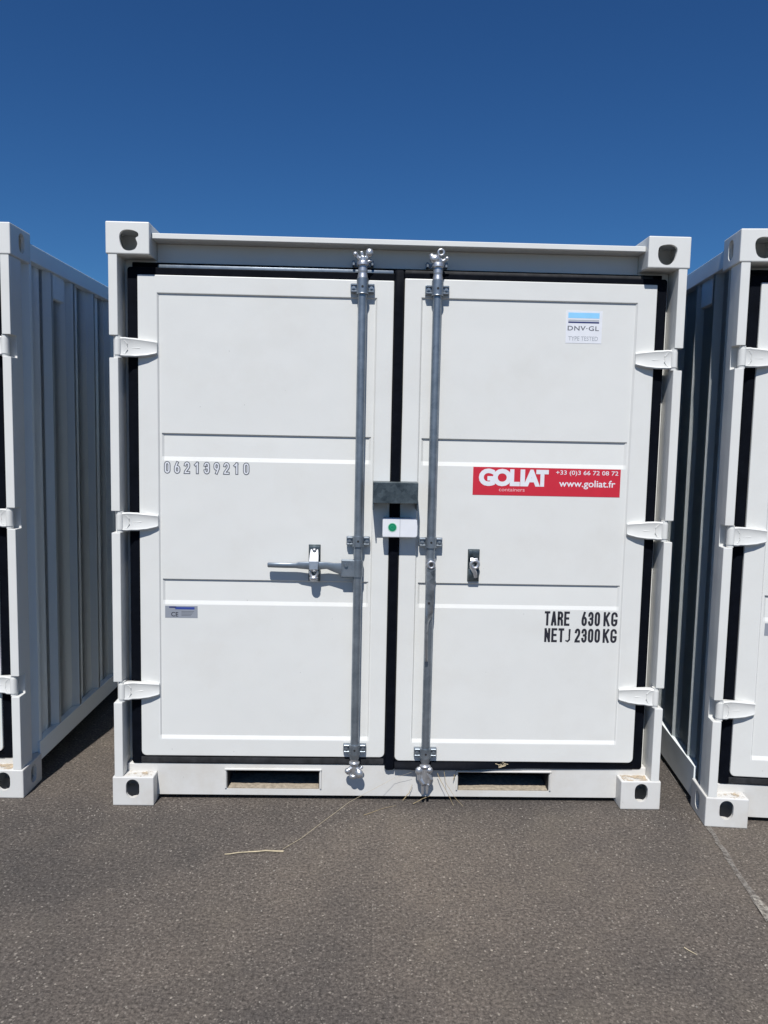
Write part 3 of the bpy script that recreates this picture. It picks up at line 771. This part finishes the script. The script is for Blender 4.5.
# ---------------- lettering and stickers of the middle container
def arc(cx, cz, rx, rz, a0, a1, n=7):
    return [(cx + rx * math.cos(R(a0 + (a1 - a0) * i / n)), cz + rz * math.sin(R(a0 + (a1 - a0) * i / n))) for i in range(n + 1)]
E_ = 0.22
GL = {'0': [arc(.5, 1 - E_, .5, E_, 0, 180) + arc(.5, E_, .5, E_, 180, 360) + [(1, 1 - E_)]],
      '1': [[(.10, .80), (.60, .99)], [(.62, 1.0), (.62, 0)]],
      '2': [arc(.5, 1 - E_, .5, E_, 180, 0) + [(1, .68), (.92, .55), (.06, .10), (0, 0), (1, 0)]],
      '3': [arc(.5, 1 - E_, .5, E_, 180, 0) + [(1, .62), (.8, .53), (.42, .52)], [(.8, .52), (1, .42), (1, E_)] + arc(.5, E_, .5, E_, 0, -180)],
      '6': [arc(.5, .38, .5, E_, 0, 180) + arc(.5, E_, .5, E_, 180, 360) + [(1, .38)], [(0, .38), (.06, .55), (.55, 1.0)]],
      '9': [arc(.5, 1 - E_, .5, E_, 0, 180) + arc(.5, .62, .5, E_, 180, 360) + [(1, 1 - E_)], [(1, .62), (.94, .45), (.45, 0)]],
      'T': [[(0, 1), (1, 1)], [(.5, 1), (.5, 0)]], 'A': [[(0, 0), (.46, 1)], [(.54, 1), (1, 0)], [(.25, .28), (.75, .28)]],
      'R': [[(0, 0), (0, 1), (.5, 1)] + arc(.5, .76, .5, .24, 90, -90) + [(.1, .52)], [(.5, .52), (.95, .35), (1, 0)]],
      'E': [[(1, 1), (0, 1), (0, 0), (1, 0)], [(0, .52), (.85, .52)]], 'N': [[(0, 0), (0, 1)], [(0, .97), (1, .03)], [(1, 0), (1, 1)]],
      'K': [[(0, 0), (0, 1)], [(1, 1), (.05, .42)], [(.35, .58), (1, 0)]],
      'G': [arc(.5, 1 - E_, .5, E_, 0, 180) + arc(.5, E_, .5, E_, 180, 360) + [(1, .40), (.58, .40)]]}
def stroke(bm, pts, hw, y):
    """flat ribbon with mitred joints along pts (x, z)"""
    P = [Vector(p) for p in pts]; P = [p for i, p in enumerate(P) if i == 0 or (p - P[i - 1]).length > 1e-5]
    if (P[0] - P[-1]).length > 1e-4:      # square ends, pushed out by half the stroke
        P[0] = P[0] + (P[0] - P[1]).normalized() * hw * 0.95; P[-1] = P[-1] + (P[-1] - P[-2]).normalized() * hw * 0.95
    L_, R_ = [], []
    for i, p in enumerate(P):
        d0 = (p - P[i - 1]).normalized() if i else (P[1] - p).normalized()
        d1 = (P[i + 1] - p).normalized() if i < len(P) - 1 else d0
        n0, n1 = Vector((-d0.y, d0.x)), Vector((-d1.y, d1.x)); m_ = (n0 + n1)
        m_ = m_.normalized() if m_.length > 1e-4 else n0
        k = min(hw / max(m_.dot(n0), 0.3), hw * 1.9)
        L_.append(bm.verts.new((p.x + m_.x * k, y, p.y + m_.y * k))); R_.append(bm.verts.new((p.x - m_.x * k, y, p.y - m_.y * k)))
    for i in range(len(P) - 1): bm.faces.new((L_[i], R_[i], R_[i + 1], L_[i + 1]))
def letters(body, x0, x1, z0, z1, hw, gap, y, m, parent, core=None, name='lettering'):
    n = len(body); w = (x1 - x0 - gap * (n - 1)) / n
    def build(h_, yb):
        bm = N(); k = 0
        for i, ch in enumerate(body):
            a_ = x0 + i * (w + gap)
            for st_ in GL[ch]:
                stroke(bm, [(a_ + hw + u * (w - 2 * hw), z0 + hw + v * (z1 - z0 - 2 * hw)) for u, v in st_], h_, yb - 0.00012 * (k % 3)); k += 1
        return bm
    o = obj(name, build(hw, y - 0.0004), m, parent, smooth=False)
    if core: obj('letter_core', build(hw - core, y - 0.0009), STK_WHITE, o, smooth=False)
    return o
letters('062139210', -0.903, -0.571, 1.3235, 1.3725, 0.0058, 0.0130, PY, GREYINK, root, core=0.0034, name='number_lettering')
bn = card('banner_sticker', 0.306, 0.8915, 1.2630, 1.3735, RED, root); by = PY - 0.0008
px_ = lambda p: 0.3085 + (p - 15) * (0.5835 / 710)
for k, (c_, a_, b_) in enumerate((('G', 40, 118), ('O', 107, 198), ('L', 190, 238), ('I', 240, 262), ('A', 255, 336), ('T', 316, 376))):
    text(c_, px_(a_), px_(b_), 1.2990 + (0.001 if c_ not in 'GO' else 0), 1.3675 - (0.001 if c_ not in 'GO' else 0), by - 0.0002 * (k % 2), STK_WHITE, bn, offset=0.06, th=0.0003)
text('containers', 0.410, 0.512, 1.279, 1.2925, by, PINK, bn, th=0.0003)
text('+33 (0)3 66 72 08 72', 0.634, 0.882, 1.3440, 1.3660, by, STK_WHITE, bn, offset=0.006, th=0.0003)
text('www.goliat.fr', 0.648, 0.872, 1.2930, 1.3285, by, STK_WHITE, bn, offset=0.012, th=0.0003)
dn = card('test_sticker', 0.649, 0.790, 1.861, 1.985, STK_WHITE, root)
card('blue_bar', 0.6565, 0.7785, 1.9565, 1.9775, SKYBLUE, dn, by, 0.0003); card('grey_bar', 0.6575, 0.778, 1.9455, 1.9505, PALEGREY, dn, by, 0.0003)
card('navy_bar', 0.6575, 0.778, 1.9375, 1.9435, NAVY, dn, by, 0.0003)
text('DNV·GL', 0.656, 0.778, 1.909, 1.927, by, GREYINK, dn, offset=0.015, spacing=1.1, th=0.0003)
text('TYPE TESTED', 0.660, 0.776, 1.871, 1.8875, by, PALEGREY, dn, offset=0.01, th=0.0003)
wt = empty('weight_lettering', (0, 0, 0)); wt.parent = root
for s_, x0, x1, z0, z1, g_ in (('TARE', 0.612, 0.714, 0.7415, 0.800, 0.0035), ('630', 0.762, 0.837, 0.7415, 0.800, 0.0045), ('KG', 0.851, 0.908, 0.7415, 0.800, 0.005),
                           ('NET', 0.614, 0.694, 0.6735, 0.731, 0.0045), ('2300', 0.737, 0.840, 0.6735, 0.731, 0.0045), ('KG', 0.851, 0.908, 0.6735, 0.731, 0.005)):
    letters(s_, x0, x1, z0, z1, 0.0046, g_, PY, INK, wt)
hk = tube(N(), [(0.716, PY - 0.0004, 0.728), (0.7155, PY - 0.0004, 0.700), (0.716, PY - 0.0004, 0.685), (0.709, PY - 0.0004, 0.677), (0.700, PY - 0.0004, 0.681)], [0.0046, 0.0042, 0.0044, 0.0046, 0.003])
bmesh.ops.scale(hk, vec=(1, 0.15, 1), verts=hk.verts, space=Matrix.Translation((0, -PY, 0))); obj('hook_mark', hk, INK, wt)

# ---------------- straw and dry stalks
def stalk(pts, r, label, m=STRAW, group=None, name='dry_stalk', k=5):
    pts = [Vector(p) for p in pts]; fine = []
    for i in range(len(pts) - 1):
        for t in (0, 0.33, 0.66): fine.append(pts[i].lerp(pts[i + 1], t) + Vector((random.uniform(-1, 1), random.uniform(-1, 1), 0.3 * random.uniform(0, 1))) * r * 0.8)
    fine.append(pts[-1]); n = len(fine)
    o = obj(name, tube(N(), fine, [r * (1 - 0.6 * i / n) for i in range(n)], k), m)
    return tag(o, label, 'straw', group)
random.seed(3)
stalk([(-0.385, -0.345, 0.004), (-0.45, -0.346, 0.006), (-0.53, -0.356, 0.005), (-0.592, -0.366, 0.004)], 0.0030, 'pale dry straw stalk lying flat on the asphalt, left of centre', PALE_STRAW)
stalk([(-0.39, -0.328, 0.003), (-0.33, -0.25, 0.004), (-0.16, -0.06, 0.05), (0.02, 0.036, 0.107), (0.09, 0.030, 0.135)], 0.0008, 'long thin dry stem leaning from the asphalt up to the foot of the doors', PALE_STRAW)
stalk([(0.10, 0.028, 0.004), (0.135, 0.034, 0.02), (0.17, 0.036, 0.035)], 0.0016, 'short dry twig on the ground just below the sill left of the right locking bar')
stalk([(0.195, 0.036, 0.129), (0.222, 0.028, 0.08), (0.262, 0.010, 0.006)], 0.0014, 'dry stem leaning on the sill right of the right locking bar', STRAW)
stalk([(0.222, 0.040, 0.142), (0.232, 0.028, 0.09), (0.272, 0.020, 0.030), (0.30, 0.0, 0.008)], 0.0009, 'thin bent stem crossing the sill towards the right fork pocket', STRAW)
stalk([(0.268, 0.050, 0.118), (0.262, 0.048, 0.094)], 0.0022, 'tiny straw bit stuck on the sill beside the right fork pocket', STRAW)
stalk([(0.06, 0.052, 0.006), (0.085, 0.048, 0.04), (0.096, 0.048, 0.075)], 0.0018, 'dark twig standing against the sill between the two locking bars', STRAW)
stalk([(-0.10, -0.07, 0.003), (-0.02, -0.01, 0.003), (0.03, 0.01, 0.004)], 0.001, 'hair thin straw on the asphalt below the left locking bar', STRAW)
stalk([(0.844, -0.866, 0.004), (0.869, -0.897, 0.004)], 0.0018, 'short straw bit alone on the asphalt in the right foreground', PALE_STRAW)
bm = N()
for k in range(14):
    t = random.uniform(0, 6.28); c0 = Vector((0.463 + 0.012 * math.cos(t), 0.050, 0.160 + 0.008 * math.sin(t)))
    tube(bm, [c0, c0 + Vector((random.uniform(-.012, .012), random.uniform(-.006, 0), random.uniform(-.006, .010))), c0 + Vector((random.uniform(-.02, .02), random.uniform(-.006, 0), random.uniform(-.010, .004)))], 0.0014, 4)
tag(obj('straw_tuft', bm, PALE_STRAW), 'small tuft of straw caught on the bottom seal above the right fork pocket', 'straw')

# ---------------- loose grit on the asphalt
random.seed(21)
bm = N()
for k in range(1500):
    if k < 1100: x, y = random.uniform(-1.6, 1.5), random.uniform(-1.3, 0.0)
    else: x, y = random.gauss(random.choice((-1.02, -0.2, 1.03)), 0.18), random.gauss(-0.04, 0.05)
    if y > -0.006: y = -y - 0.01
    r_ = random.choice((0.0012, 0.0014, 0.0018, 0.0024, 0.0032)) * random.uniform(0.7, 1.2)
    mt = Matrix.Translation((x, y, r_ * 0.4)) @ Matrix.Rotation(random.uniform(0, 3), 4, 'Z') @ Matrix.Diagonal((1, random.uniform(.5, 1), random.uniform(.4, .8), 1))
    bmesh.ops.create_icosphere(bm, subdivisions=1, radius=r_, matrix=mt)
gr = obj('grit', bm, mat('pale_grit', (0.26, 0.235, 0.20), 0.9, 0, 0.7, 3), smooth=False)
gr['label'] = 'pale loose grit scattered over the asphalt'; gr['kind'] = 'stuff'; gr['category'] = 'grit'
